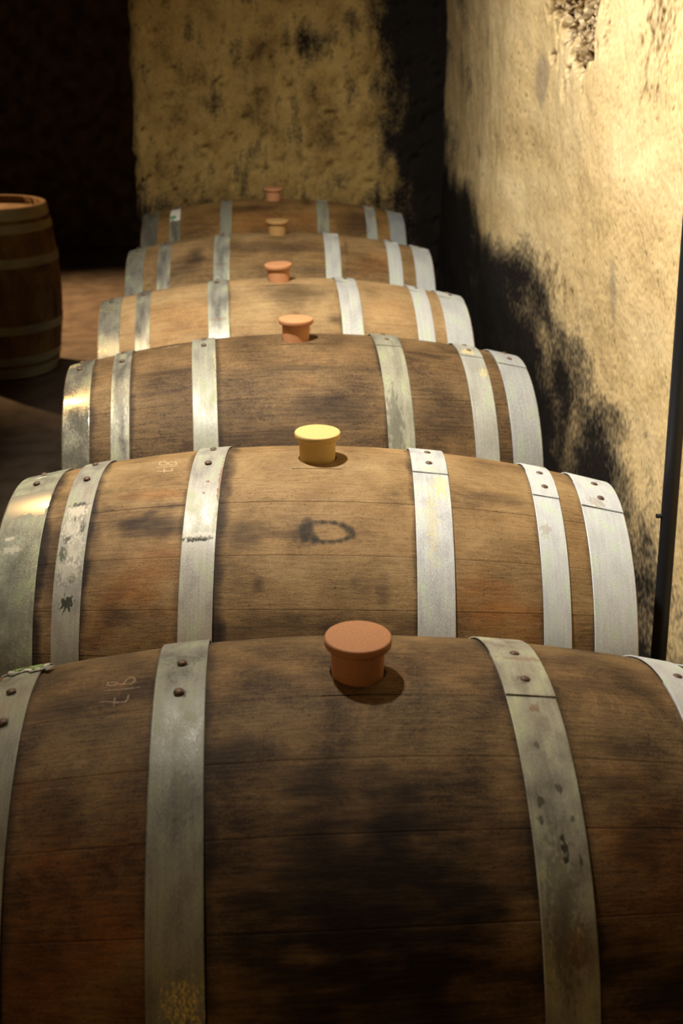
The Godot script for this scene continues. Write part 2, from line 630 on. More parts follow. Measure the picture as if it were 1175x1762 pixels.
# hoops: [x0, x1, end angle, towards, slot, rivet angles]
func build_barrel(d: Dictionary, label: String, group: String) -> Node3D:
	var barrel := thing(d.get("called", "wine_barrel"), label, "barrel", d.at, group)
	barrel.rotation = d.turn
	var local := RandomNumberGenerator.new()
	local.seed = d.seed
	for k in 24:
		var a0: float = WINDOW_START + (d.bounds[k % 8] + (k / 8) * 8.0) * STAVE_ANGLE
		var a1: float = WINDOW_START + (d.bounds[k % 8 + 1] + (k / 8) * 8.0) * STAVE_ANGLE
		var holed: bool = d.has("bung_x") and a0 < 0.0 and a1 > 0.0
		put("stave", stave_mesh(d, a0, a1, d.bung_x if holed else -99.0, local.randf_range(-0.0002, 0.0002)), d.wood, barrel)
	for s in [-1.0, 1.0]:
		var b := Builder.new()
		var x: float = s * (d.length / 2.0 - 0.032)
		var r: float = radius(d, x) - 0.016
		var boards := 6
		for i in boards:                        # the head: boards side by side, joined in one disc
			var z0 := -r + 2.0 * r * i / boards + 0.0005
			var z1 := -r + 2.0 * r * (i + 1) / boards - 0.0005
			var rows := [PackedVector3Array(), PackedVector3Array()]
			var normals := [PackedVector3Array(), PackedVector3Array()]
			var uvs := [PackedVector2Array(), PackedVector2Array()]
			for k in 7:
				var z := lerpf(z0, z1, k / 6.0)
				var y := sqrt(maxf(0.0, r * r - z * z))
				for q in 2:
					rows[q].append(Vector3(x, y * (1.0 if q == 0 else -1.0), z))
					normals[q].append(Vector3(s, 0, 0))
					uvs[q].append(Vector2(0.2 + y * (1.0 if q == 0 else -1.0), 0.5 + z * 0.9))
			b.grid(rows, normals, uvs)
		put("barrel_head", b.mesh(), d.wood, barrel)
	var hoops := []
	for h in d.hoops:
		var o := put("hoop", hoop_mesh(d, h[0], h[1], h[2], h[3], h[4]), d.zinc, barrel)
		for a in h[5]:
			place_rivet(d, o, (h[0] + h[1]) / 2.0 + local.randf_range(-0.001, 0.001), a, materials.rivet, d.get("rivet_size", 1.0))
		hoops.append(o)
	barrel.set_meta("hoops", hoops)
	return barrel

func bung_mesh() -> ArrayMesh:
	var b := Builder.new()
	var p := [Vector2(0.0, -0.028), Vector2(0.0262, -0.028), Vector2(0.0272, -0.026), Vector2(0.0292, 0.0305), Vector2(0.0300, 0.0322), Vector2(0.0350, 0.0328), Vector2(0.0360, 0.0338), Vector2(0.0361, 0.0412), Vector2(0.0353, 0.0424), Vector2(0.0335, 0.0430), Vector2(0.0, 0.0431)]
	var n := [Vector2(0, -1), Vector2(0.3, -1), Vector2(1, -0.1), Vector2(1, -0.05), Vector2(0.5, -0.8), Vector2(0.15, -1), Vector2(1, -0.4), Vector2(1, 0.2), Vector2(0.7, 0.7), Vector2(0.1, 1), Vector2(0, 1)]
	b.lathe(p, 56, n)
	return b.mesh()

func bounds_with(jitter: Array) -> Array:
	var out := []
	for i in 9:
		out.append(i + (jitter[i] if i > 0 and i < 8 else 0.0))
	return out

# ------------------------------------------------------------------ walls of the cellar
func wall_bulge(f: FastNoiseLite, g: FastNoiseLite, z: float, y: float) -> float:
	# how far the right-hand wall stands out into the room at depth z and height y
	var ridge := 0.04 * (exp(-pow((z + 2.55) / 0.24, 2)) if z > -2.55 else exp(-pow((z + 2.55) / 0.62, 2))) * smoothstep(0.2, 1.0, y)
	var d := ridge + f.get_noise_2d(z, y) * 0.022 + g.get_noise_2d(z, y) * 0.004
	# a patch where the plaster has fallen and the rubble shows
	var e := Vector2((z + 1.89) / 0.25, (y - 1.62) / 0.22).length()
	var q := clampf((1.0 - e + f.get_noise_2d(z * 6.0, y * 6.0) * 0.7) / 0.25, 0.0, 1.0)
	d -= q * (0.022 - 0.034 * g.get_noise_2d(z * 3.2, y * 3.2))
	return d

func plaster(seed_value: int, w: int, h: int, mould: Callable, patch: Callable, light: Color, middle: Color, dark: Color, contrast: int, stretch: int) -> Dictionary:
	# x, y of the texture in 0..1 go to mould() and patch(), worked out coarsely
	var sw := w / 4
	var sh := h / 4
	var low := PackedByteArray()
	low.resize(sw * sh * 3)
	for y in sh:
		for x in sw:
			var at := (y * sw + x) * 3
			low[at] = int(clampf(mould.call(float(x) / sw, float(y) / sh), 0, 1) * 255.0)
			var p: Vector2 = patch.call(float(x) / sw, float(y) / sh)
			low[at + 1] = int(clampf(p.x, 0, 1) * 255.0)
			low[at + 2] = int(clampf(p.y, 0, 1) * 255.0)
	var mask := Image.create_from_data(sw, sh, false, Image.FORMAT_RGB8, low)
	mask.resize(w, h, Image.INTERPOLATE_CUBIC)
	var M := mask.get_data()
	var C := noise_image(noise(seed_value, 0.016, 5), w / 2 / stretch, h / 2, w, h).get_data()
	var streak_image := noise_image(noise(seed_value + 1, 0.045, 4), w / 2 / stretch, maxi(8, h / 6), w, h)
	var V := streak_image.get_data()
	var fine_image := noise_image(noise(seed_value + 2, 0.12, 4), w, h, w, h)
	var Q := fine_image.get_data()
	var pit_image := noise_image(noise(seed_value + 3, 0.09, 2), w, h, w, h)
	var T := pit_image.get_data()
	var lr := PackedInt32Array()
	var lg := PackedInt32Array()
	var lb := PackedInt32Array()
	for i in 256:
		var q := i / 255.0
		var k := srgb8(dark.lerp(middle, clampf(q * 2.0, 0, 1)).lerp(light, clampf(q * 2.0 - 1.0, 0, 1)))
		lr.append(k[0])
		lg.append(k[1])
		lb.append(k[2])
	var out := PackedByteArray()
	out.resize(w * h * 3)
	var relief := PackedByteArray()
	relief.resize(w * h)
	for j in w * h:
		var t: int = 158 + ((C[j] - 128) * contrast >> 3) + ((V[j] - 128) >> 2) + ((Q[j] - 128) * 3 >> 3)
		if T[j] < 70:
			t -= (70 - T[j]) * 2
		t = clampi(t, 0, 255)
		var r: int = lr[t]
		var g: int = lg[t]
		var b: int = lb[t]
		var j3 := j * 3
		var k: int = M[j3 + 1]                     # greyish patches of newer lime
		if k > 0:
			r += (150 - r) * k >> 8
			g += (136 - g) * k >> 8
			b += (118 - b) * k >> 8
		k = M[j3 + 2]                              # bare rubble
		if k > 0:
			var s: int = 62 + (Q[j] - 100) / 2 + (T[j] - 100)
			r += (clampi(s + 36, 12, 210) - r) * k >> 8
			g += (clampi(s + 16, 8, 190) - g) * k >> 8
			b += (clampi(s - 14, 4, 150) - b) * k >> 8
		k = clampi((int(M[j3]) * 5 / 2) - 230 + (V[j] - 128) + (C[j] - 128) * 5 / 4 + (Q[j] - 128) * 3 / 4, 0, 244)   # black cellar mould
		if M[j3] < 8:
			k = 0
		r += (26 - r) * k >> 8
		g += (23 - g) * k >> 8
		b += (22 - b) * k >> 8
		out[j3] = r
		out[j3 + 1] = g
		out[j3 + 2] = b
		relief[j] = clampi(Q[j] / 2 + C[j] / 2 - (90 - T[j] if T[j] < 90 else 0), 0, 255)
	return {"albedo": Image.create_from_data(w, h, false, Image.FORMAT_RGB8, out), "height": Image.create_from_data(w, h, false, Image.FORMAT_L8, relief)}

func painted(made: Dictionary, relief: float) -> StandardMaterial3D:
	var m := StandardMaterial3D.new()
	m.albedo_texture = texture(made.albedo)
	m.heightmap_enabled = true
	m.heightmap_texture = texture(made.height)
	m.heightmap_scale = relief
	m.roughness = 0.92
	m.metallic_specular = 0.25
	m.texture_repeat = false
	return m

func glowing(color: Color, strength: float) -> StandardMaterial3D:
	var glow := plain(Color(0.9, 0.9, 0.88), 0.4)
	glow.emission_enabled = true
	glow.emission = color
	glow.emission_energy_multiplier = strength
	return glow

# a reflector lamp on an arm under the ceiling, turned towards a point
func spot_lamp(label: String, at: Vector3, aim: Vector3, color: Color, energy: float, cone: float, ceiling: float) -> void:
	var o := thing("reflector_lamp", label, "lamp", at)
	var b := Builder.new()
	# the reflector opens along -z of the turned lamp; lathed round y, then turned
	b.lathe([Vector2(0.0, 0.13), Vector2(0.03, 0.128), Vector2(0.045, 0.10), Vector2(0.07, 0.03), Vector2(0.074, 0.012), Vector2(0.070, 0.012), Vector2(0.04, 0.10), Vector2(0.0, 0.12)], 32, [Vector2(0, 1), Vector2(0.4, 1), Vector2(1, 0.3), Vector2(1, 0.3), Vector2(0.3, -1), Vector2(-1, -0.5), Vector2(-1, -0.6), Vector2(0, -1)])
	var shell := put("reflector", b.mesh(), materials.black, o)
	var along := (aim - at).normalized()
	var side := along.cross(Vector3(0, 0, 1)).normalized()
	var turned := Basis(side, -along, side.cross(-along))
	shell.transform = Transform3D(turned, Vector3.ZERO)
	var disc := CylinderMesh.new()
	disc.top_radius = 0.066
	disc.bottom_radius = 0.066
	disc.height = 0.006
	disc.radial_segments = 32
	var face := put("lamp_face", disc, glowing(color, 6.0), o)
	face.transform = Transform3D(turned, along * -0.022)
	b = Builder.new()
	var back := -along * 0.12
	b.tube([back, back + Vector3(0, 0.05, 0), Vector3(back.x, ceiling - at.y - 0.01, back.z)], 0.009, 10)
	put("arm", b.mesh(), materials.black, o)
	b = Builder.new()
	b.box(Vector3(back.x - 0.05, ceiling - at.y - 0.022, back.z - 0.05), Vector3(back.x + 0.05, ceiling - at.y, back.z + 0.05), 0.004)
	put("ceiling_plate", b.mesh(), materials.black, o)
	var l := SpotLight3D.new()
	l.name = "reflector_light"
	l.light_color = color
	l.light_energy = energy
	l.light_size = 0.05
	l.spot_range = 14.0
	l.spot_attenuation = 2.0
	l.spot_angle = cone
	l.spot_angle_attenuation = 1.0
	l.shadow_enabled = true
	o.add_child(l)
	l.transform = Transform3D(Basis.looking_at(along, Vector3(0, 0, 1)), along * 0.02)

func _ready() -> void:
	rng.seed = 7
	# ---------------------------------------------------------------- camera, light, exposure
	var camera := Camera3D.new()
	camera.name = "camera"
	add_child(camera)
	camera.transform = Transform3D(Basis(Vector3.UP, -0.068631) * Basis(Vector3.RIGHT, -0.394658) * Basis(Vector3.BACK, 0.008649), Vector3(-0.069, 1.6012, 1.1652))
	var lens := CameraAttributesPhysical.new()
	lens.frustum_focal_length = 29.236
	lens.frustum_focus_distance = 1.75
	lens.exposure_aperture = 4.4
	camera.attributes = lens
	camera.fov = 44.6334
	camera.near = 0.05
	camera.far = 60.0
	camera.current = true
	var world := WorldEnvironment.new()
	world.name = "world"
	var env := Environment.new()
	env.background_mode = Environment.BG_COLOR
	env.background_color = Color.BLACK
	env.tonemap_mode = Environment.TONE_MAPPER_LINEAR
	env.tonemap_exposure = 1.0
	env.sdfgi_enabled = true
	env.ssao_enabled = true
	env.ssil_enabled = true
	world.environment = env
	add_child(world)
	materials.black = plain(Color(0.015, 0.015, 0.016), 0.5)
	const CEILING := 3.1
	spot_lamp("black reflector lamp under the ceiling, turned towards the right-hand wall", Vector3(-0.42, 2.68, -0.86), Vector3(0.62, 0.70, -1.60), Color(1.0, 0.97, 0.915), 7.4, 62.0, CEILING)
	spot_lamp("black reflector lamp over the aisle, turned towards the left ends of the barrels", Vector3(-1.02, 1.94, -1.6), Vector3(-0.40, 0.80, -1.2), Color(1.0, 0.80, 0.52), 0.45, 52.0, CEILING)
	spot_lamp("black reflector lamp behind the camera, turned towards the nearest barrel", Vector3(-2.0, 2.4, 2.3), Vector3(-0.05, 0.35, 0.25), Color(1.0, 0.80, 0.55), 1.2, 30.0, CEILING)
	spot_lamp("black reflector lamp in the dark bay, turned down to the floor behind the standing cask", Vector3(-2.75, 2.5, -5.75), Vector3(-1.0, 0.0, -5.25), Color(1.0, 0.84, 0.64), 26.0, 28.0, CEILING)

	# ---------------------------------------------------------------- the cellar
	var f := noise(11, 1.1, 3)
	var g := noise(12, 9.0, 3)
	# right-hand wall: the stretch in view is modelled and painted in detail
	var zs := []
	var z := -4.3
	while z < 0.1:
		zs.append(z)
		z += 0.008 if z > -2.25 and z < -1.5 else 0.016
	var ys := []
	for i in 86:
		ys.append(i * 0.016)
	for i in 46:
		ys.append(1.368 + i * 0.008)
	for i in 24:
		ys.append(1.744 + i * 0.016)
	var b := Builder.new()
	var rows := []
	var normals := []
	var uvs := []
	for yy in ys:
		var pr := PackedVector3Array()
		var pn := PackedVector3Array()
		var pu := PackedVector2Array()
		for zz in zs:
			var e := 0.006
			var d := wall_bulge(f, g, zz, yy)
			var dz := (wall_bulge(f, g, zz + e, yy) - d) / e
			var dy := (wall_bulge(f, g, zz, yy + e) - d) / e
			pr.append(Vector3(0.68 - d, yy, zz))
			pn.append(Vector3(-1.0, -dy, -dz).normalized())
			pu.append(Vector2((zz + 4.3) / 4.4, 1.0 - yy / 2.112))
		rows.append(pr)
		normals.append(pn)
		uvs.append(pu)
	b.grid(rows, normals, uvs)
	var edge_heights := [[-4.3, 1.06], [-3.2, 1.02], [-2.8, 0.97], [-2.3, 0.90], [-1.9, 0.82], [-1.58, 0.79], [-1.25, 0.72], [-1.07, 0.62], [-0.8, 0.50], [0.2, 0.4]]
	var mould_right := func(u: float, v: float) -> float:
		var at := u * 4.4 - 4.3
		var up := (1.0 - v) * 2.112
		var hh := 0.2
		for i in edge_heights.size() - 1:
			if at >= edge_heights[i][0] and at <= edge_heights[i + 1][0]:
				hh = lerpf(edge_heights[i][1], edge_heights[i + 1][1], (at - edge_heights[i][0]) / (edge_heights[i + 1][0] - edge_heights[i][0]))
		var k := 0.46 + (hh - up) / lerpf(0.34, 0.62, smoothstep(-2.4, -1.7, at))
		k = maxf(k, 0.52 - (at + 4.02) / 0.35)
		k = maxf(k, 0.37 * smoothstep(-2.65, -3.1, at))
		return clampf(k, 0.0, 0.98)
	var patch_right := func(u: float, v: float) -> Vector2:
		var at := u * 4.4 - 4.3
		var up := (1.0 - v) * 2.112
		var e := Vector2((at + 1.89) / 0.25, (up - 1.62) / 0.22).length()
		var q := clampf((1.0 - e + f.get_noise_2d(at * 6.0, up * 6.0) * 0.7) / 0.25, 0.0, 1.0)
		var e2 := Vector2((at + 1.28) / 0.10, (up - 1.60) / 0.16).length()
		q = maxf(q, 0.55 * clampf((1.0 - e2 + g.get_noise_2d(at * 3.0, up * 3.0) * 1.2) / 0.4, 0.0, 1.0))
		var e3 := Vector2((at + 2.22) / 0.05, (up - 1.40) / 0.07).length()
		var e4 := Vector2((at + 1.42) / 0.03, (up - 1.02) / 0.09).length()
		var e5 := Vector2((at + 1.98) / 0.16, (up - 0.93) / 0.05).length()
		return Vector2(0.6 * maxf(clampf((1.1 - e3) / 0.4, 0, 1), clampf((1.0 - e4) / 0.6, 0, 1)), maxf(q, 0.5 * clampf((1.0 - e5 + g.get_noise_2d(at * 2.0, up * 2.0) * 1.6) / 0.4, 0, 1)))
	var lime := plaster(41, 1800, 860, mould_right, patch_right, Color(0.80, 0.65, 0.385), Color(0.68, 0.515, 0.26), Color(0.26, 0.18, 0.085), 4, 3)
	var wall := put("wall_right", b.mesh(), painted(lime, 0.35))
	structure(wall, "cream limewashed wall along the right with black mould behind the barrels", "wall")
	materials.plaster = grainy(51, Color(0.26, 0.18, 0.09), Color(0.52, 0.41, 0.23), 1.1, 0.92, 0.5)
	b = Builder.new()
	b.box(Vector3(0.70, 0, -4.3), Vector3(1.0, CEILING, 4.0))
	b.box(Vector3(0.66, 2.112, -4.3), Vector3(0.72, CEILING, 0.1))
	b.box(Vector3(0.66, 0, 0.1), Vector3(0.72, CEILING, 4.0))
	put("masonry", b.mesh(), materials.plaster, wall)

	# pier at the end of the row: front face, rounded left corner and left flank
	b = Builder.new()
	var path := []
	for i in 12:
		path.append([Vector2(-0.555, -4.95 + i * 0.08), Vector2(-1, 0)])
	for i in 7:
		var q := PI / 2.0 * i / 6.0
		path.append([Vector2(-0.515 - 0.04 * cos(q), -4.065 + 0.04 * sin(q)), Vector2(-cos(q), sin(q))])
	for i in 74:
		path.append([Vector2(-0.50 + i * 0.0175, -4.025), Vector2(0, 1)])
	var pf := noise(21, 3.2, 4)
	var pg := noise(22, 11.0, 4)
	rows = []
	normals = []
	uvs = []
	for i in 126:
		var yy := i * 0.0166
		var pr := PackedVector3Array()
		var pn := PackedVector3Array()
		var pu := PackedVector2Array()
		for k in path.size():
			var p2: Vector2 = path[k][0]
			var n2: Vector2 = path[k][1]
			var lump := func(dx: float, dy: float) -> float:
				var s := k * 0.0175 + dx
				var lumps := pg.get_noise_2d(s, yy + dy)
				return pf.get_noise_2d(s, yy + dy) * 0.018 + lumps * 0.008 - 0.010 * clampf((-lumps - 0.3) * 6.0, 0, 1)
			var d: float = lump.call(0.0, 0.0)
			var ds: float = (lump.call(0.006, 0.0) - d) / 0.006
			var dy: float = (lump.call(0.0, 0.006) - d) / 0.006
			var tangent := Vector2(-n2.y, n2.x) * -1.0
			pr.append(Vector3(p2.x + n2.x * d, yy, p2.y + n2.y * d))
			pn.append(Vector3(n2.x - tangent.x * ds, -dy, n2.y - tangent.y * ds).normalized())
			pu.append(Vector2(float(k) / (path.size() - 1), 1.0 - yy / 2.08))
		rows.append(pr)
		normals.append(pn)
		uvs.append(pu)
	b.grid(rows, normals, uvs)
	var mould_pier := func(u: float, v: float) -> float:
		var at := u * 92.0 * 0.0175 - 0.83
		var up := (1.0 - v) * 2.08
		var k := 0.45 + (at - 0.42 + (up - 1.15) * 0.12) / 0.30
		k = maxf(k, 0.40 - (up - 0.84) / 0.5)
		k = maxf(k, 0.42 - Vector2((at - 0.05) / 0.26, (up - 1.42) / 0.10).length() * 0.3 + 0.06)
		k = maxf(k, 0.44 - Vector2((at - 0.33) / 0.18, (up - 1.50) / 0.10).length() * 0.3 + 0.06)
		return clampf(maxf(k, 0.28), 0.0, 0.99)
	var patch_pier := func(u: float, v: float) -> Vector2:
		return Vector2.ZERO
	var ochre := plaster(61, 1024, 1024, mould_pier, patch_pier, Color(0.60, 0.42, 0.155), Color(0.42, 0.28, 0.095), Color(0.10, 0.06, 0.025), 8, 1)
	var pier := put("wall_back", b.mesh(), painted(ochre, 0.5))
	structure(pier, "lumpy ochre plastered pier behind the last barrel, blackened with mould at its right", "wall")
	b = Builder.new()
	b.box(Vector3(-0.52, 0, -4.95), Vector3(1.0, CEILING, -4.06))
	b.box(Vector3(-0.54, 2.08, -4.96), Vector3(0.7, CEILING, -4.03))
	put("masonry", b.mesh(), materials.plaster, pier)

	# the rest of the shell
	b = Builder.new()
	var ff := noise(31, 0.8, 3)
	rows = []
	normals = []
	uvs = []
	for i in 60:
		var pr := PackedVector3Array()
		var pn := PackedVector3Array()
		var pu := PackedVector2Array()
		for k in 40:
			var x := lerpf(-4.4, 1.0, k / 39.0)
			var zz := lerpf(-7.6, 4.0, i / 59.0)
			pr.append(Vector3(x, ff.get_noise_2d(x, zz) * 0.006 - 0.004, zz))
			pn.append(Vector3.UP)
			pu.append(Vector2(x, zz))
		rows.append(pr)
		normals.append(pn)
		uvs.append(pu)
	b.grid(rows, normals, uvs)
	b.box(Vector3(-4.4, -0.3, -7.6), Vector3(1.0, -0.02, 4.0))
	structure(put("floor", b.mesh(), grainy(33, Color(0.088, 0.062, 0.041), Color(0.155, 0.110, 0.073), 1.6, 0.9, 0.6)), "bare brown earth floor of the cellar", "floor")
	b = Builder.new()
	b.box(Vector3(-4.4, CEILING, -7.6), Vector3(1.0, CEILING + 0.3, 4.0))
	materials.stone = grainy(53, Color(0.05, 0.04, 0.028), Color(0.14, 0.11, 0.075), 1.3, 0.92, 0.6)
	structure(put("ceiling", b.mesh(), materials.plaster), "rough plastered ceiling over the cellar", "ceiling")
	b = Builder.new()
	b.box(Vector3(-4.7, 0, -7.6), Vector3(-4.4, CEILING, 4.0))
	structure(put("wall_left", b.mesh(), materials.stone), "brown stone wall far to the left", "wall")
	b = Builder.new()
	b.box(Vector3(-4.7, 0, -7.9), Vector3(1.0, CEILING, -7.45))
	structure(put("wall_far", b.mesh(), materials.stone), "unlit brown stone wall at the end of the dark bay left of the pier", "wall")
	b = Builder.new()
	b.box(Vector3(-0.84, 2.0, -4.06), Vector3(-0.56, CEILING, 4.0), 0.02)  # unseen wall added to keep the ceiling lamp off the cask and bay
	structure(put("added_shade_wall", b.mesh(), materials.plaster), "added plastered wall above the view, keeping lamp light out of the left bay", "wall")
	b = Builder.new()
	b.box(Vector3(-4.7, 0, 4.0), Vector3(1.0, CEILING, 4.3))
	structure(put("wall_front", b.mesh(), materials.plaster), "ochre plastered wall at the near end of the cellar", "wall")

	# ---------------------------------------------------------------- barrels
	materials.rivet = plain(Color(0.13, 0.08, 0.055), 0.55, 0.3)
	var rb := Builder.new()
	var rp := []
	var rn := []
	for i in 6:
		var q := PI / 2.0 * i / 5.0
		rp.append(Vector2(0.0058 * cos(q), 0.0027 * sin(q)))
		rn.append(Vector2(cos(q), maxf(0.15, sin(q) * 1.6)))
	rn[5] = Vector2(0, 1)
	rb.lathe(rp, 14, rn)
	rivet_mesh = rb.mesh()

	var oak_light := Color(0.40, 0.275, 0.135)
	var oak := Color(0.225, 0.142, 0.062)
	var oak_dark := Color(0.045, 0.027, 0.014)
	var b1 := bounds_with([0, 0.03, -0.03, 0.0, 0.0, -0.06, -0.02, 0.03, 0])
	var b2 := bounds_with([0, 0.02, 0.03, 0.0, 0.0, 0.18, 0.18, 0.05, 0])
	var b3 := bounds_with([0, 0.0, 0.05, -0.08, 0.0, 0.05, -0.05, 0.02, 0])
	var plainb := bounds_with([0, 0.04, -0.05, 0.02, 0.05, -0.04, 0.06, -0.03, 0])

	var wood1 := wood(101, 1792, 1120, b1, [76, 78, 82, 78, 78, 84, 96, 104], [
		[0.025, 0.80, 0.20, 0.36, 0.9, 0, 0.35], [0.03, 1.15, 0.20, 0.36, 0.8, 0, 0.35], [-0.11, 0.38, 0.05, 0.10, 0.6, 0], [0.06, 0.62, 0.08, 0.14, 0.3, 0], [0.02, 0.47, 0.15, 0.06, 0.3, 0],
		[0.05, 0.63, 0.025, 0.03, 0.7, 1], [-0.235, 0.05, 0.06, 0.12, 0.45, 0], [-0.22, 0.20, 0.05, 0.07, 0.45, 0], [-0.29, 0.10, 0.05, 0.10, 0.3, 0], [-0.26, 0.9, 0.12, 0.5, 1.0, 1],
		[0.31, 0.75, 0.10, 0.35, 0.7, 1], [0.33, 1.15, 0.14, 0.25, 0.8, 0], [0.31, 0.36, 0.04, 0.06, 0.5, 0], [0.28, 0.50, 0.03, 0.05, 0.45, 0], [0.29, 0.70, 0.025, 0.09, 0.45, 0], [-0.26, 0.55, 0.05, 0.10, 0.3, 0],
		[-0.30, 0.95, 0.06, 0.10, 0.3, 0], [0.32, 0.02, 0.10, 0.05, 0.3, 0], [0.06, 0.03, 0.05, 0.06, 0.3, 1], [-0.25, 0.35, 0.06, 0.05, 0.4, 2], [0.10, 0.1, 0.05, 0.1, 0.3, 2], [-0.05, 0.2, 0.08, 0.1, 0.3, 2]],
		[[-0.132, 0.011, 0.55], [0.184, -0.007, 0.4], [-0.322, 0.008, 0.5], [-0.187, -0.006, 0.3], [0.239, 0.006, 0.3]], oak_light, oak, oak_dark)
	var rough := noise(9, 0.28, 2)
	var chalk := Color(0.70, 0.62, 0.54)
	for s in [[-0.2393, -0.0425, -0.239, -0.0589, -0.235, -0.0583, -0.23, -0.0502, -0.2255, -0.0348, -0.2206, -0.0305, -0.2133, -0.0244, -0.2098, -0.0425, -0.2108, -0.0658, -0.2147, -0.0777, -0.2188, -0.0645, -0.2222, -0.0317], [-0.2393, -0.0425, -0.2358, -0.0335, -0.2295, -0.0354], [-0.242, -0.0027, -0.2269, 0.002, -0.2039, 0.006], [-0.2431, 0.0665, -0.2344, 0.071, -0.2247, 0.0836, -0.2169, 0.0851, -0.2144, 0.0702, -0.2144, 0.0447], [-0.2286, 0.0527, -0.2283, 0.0775, -0.2283, 0.0985]]:
		stroke(wood1.albedo, to_pixel(wood1.albedo, s), 2.3, chalk, 1.0, rough)
	stroke(wood1.albedo, to_pixel(wood1.albedo, [-0.2268, -0.0791, -0.2263, -0.0353, -0.2255, 0.0063, -0.2248, 0.0448]), 5.0, Color(0.50, 0.33, 0.24), 0.4, rough)
	for s in [[0.2818, 0.059, 0.2842, 0.1113, 0.2819, 0.1577], [0.3061, 0.0823, 0.309, 0.1259, 0.3079, 0.1717], [0.3093, 0.0911, 0.314, 0.1374, 0.3097, 0.1899], [0.3305, 0.1038, 0.3378, 0.1567, 0.3373, 0.201], [0.3428, 0.1137, 0.352, 0.1588, 0.3532, 0.2057], [0.2988, 0.0757, 0.3028, 0.1219, 0.2996, 0.1624]]:
		stroke(wood1.albedo, to_pixel(wood1.albedo, s), 5.0, Color(0.66, 0.52, 0.36), 0.4, rough, 1.0)

	var wood2 := wood(202, 1536, 960, b2, [140, 142, 150, 152, 150, 136, 122, 110], [
		[-0.25, 0.52, 0.12, 0.09, 0.6, 0], [-0.27, 1.0, 0.045, 0.08, 0.85, 0], [-0.36, 0.6, 0.12, 0.4, 0.5, 0], [-0.10, 0.60, 0.04, 0.10, 0.4, 0], [0.0, 1.05, 0.2, 0.08, 0.5, 0], [0.06, 0.84, 0.025, 0.07, 0.35, 0],
		[0.10, 0.88, 0.012, 0.10, 0.35, 0], [-0.08, 0.85, 0.012, 0.05, 0.5, 0], [-0.03, 0.60, 0.05, 0.03, 0.3, 0], [0.27, 0.95, 0.08, 0.25, 0.8, 1], [-0.26, 0.9, 0.10, 0.3, 0.8, 1], [-0.24, 0.30, 0.08, 0.05, 0.5, 1],
		[0.12, 0.33, 0.012, 0.05, 0.3, 0], [0.27, 0.55, 0.06, 0.14, 0.35, 2], [0.02, 0.12, 0.10, 0.08, 0.4, 2], [0.02, 0.5, 0.10, 0.09, 0.25, 2], [-0.25, -0.05, 0.06, 0.06, 0.3, 2], [-0.21, 0.4, 0.02, 0.02, 0.4, 0], [0.29, 0.30, 0.06, 0.06, 0.3, 0]],
		[[-0.143, 0.016, 0.75], [0.151, -0.010, 0.6], [-0.338, 0.010, 0.7], [-0.409, 0.013, 0.8], [-0.1935, -0.008, 0.4], [0.336, -0.007, 0.3], [0.412, -0.006, 0.3]], oak_light, oak, oak_dark)
	for s in [[-0.2496, -0.0651, -0.2493, -0.0175, -0.2437, -0.0015, -0.2372, -0.0046, -0.2323, -0.0505, -0.2234, -0.0326, -0.2207, 0.0117, -0.2282, 0.0134, -0.2361, -0.0191, -0.2429, -0.0635, -0.2496, -0.0651], [-0.25, 0.0218, -0.2175, 0.0354], [-0.2489, 0.0757, -0.2338, 0.0854, -0.2251, 0.0896, -0.2257, 0.0556], [-0.2383, 0.0529, -0.2371, 0.1001]]:
		stroke(wood2.albedo, to_pixel(wood2.albedo, s), 2.5, Color(0.78, 0.70, 0.58), 0.95, rough)
	rough = noise(10, 0.05, 3)
	var ink := Color(0.17, 0.145, 0.11)
	for s in [[-0.0093, 0.525, -0.0083, 0.5555, -0.0055, 0.5978, 0.0015, 0.6291], [0.0431, 0.5495, 0.0534, 0.5753, 0.0568, 0.6007], [-0.0123, 0.54, -0.0155, 0.5782, -0.0129, 0.6202, 0.0019, 0.6352]]:
		stroke(wood2.albedo, to_pixel(wood2.albedo, s), 14.0, ink, 0.85, rough, 1.0, 0.7)
	stroke(wood2.albedo, to_pixel(wood2.albedo, [-0.014, 0.55, -0.020, 0.60, -0.012, 0.635]), 26.0, ink, 0.4, rough, 1.0, 0.9)
	for s in [[-0.0032, 0.5354, 0.0113, 0.5314, 0.0302, 0.5335, 0.0431, 0.5495], [0.0568, 0.6007, 0.0483, 0.6205, 0.0389, 0.6335], [0.0015, 0.6291, 0.0135, 0.641, 0.0279, 0.6405, 0.0389, 0.6303]]:
		stroke(wood2.albedo, to_pixel(wood2.albedo, s), 8.0, ink, 0.8, rough, 1.0, 0.7)

	var wood3 := wood(303, 1024, 640, b3, [82, 84, 88, 90, 82, 72, 68, 66], [
		[-0.28, 0.35, 0.10, 0.05, 0.5, 0], [0.0, 0.42, 0.16, 0.04, 0.4, 0], [0.05, 0.75, 0.10, 0.12, 0.4, 0], [-0.05, 0.95, 0.2, 0.10, 0.4, 0], [0.27, 0.2, 0.05, 0.06, 0.4, 0], [0.27, 0.9, 0.08, 0.2, 0.5, 0], [-0.28, 0.55, 0.10, 0.03, 0.4, 0], [0.0, 0.55, 0.04, 0.07, 0.3, 1], [0.27, 0.36, 0.06, 0.01, 0.7, 1], [-0.27, -0.08, 0.02, 0.04, 0.8, 2], [0.0, 0.2, 0.1, 0.1, 0.3, 2]],
		[[-0.175, 0.008, 0.5], [0.159, -0.008, 0.6], [-0.348, 0.008, 0.6], [-0.4275, 0.010, 0.6]], oak_light, Color(0.185, 0.118, 0.054), oak_dark)
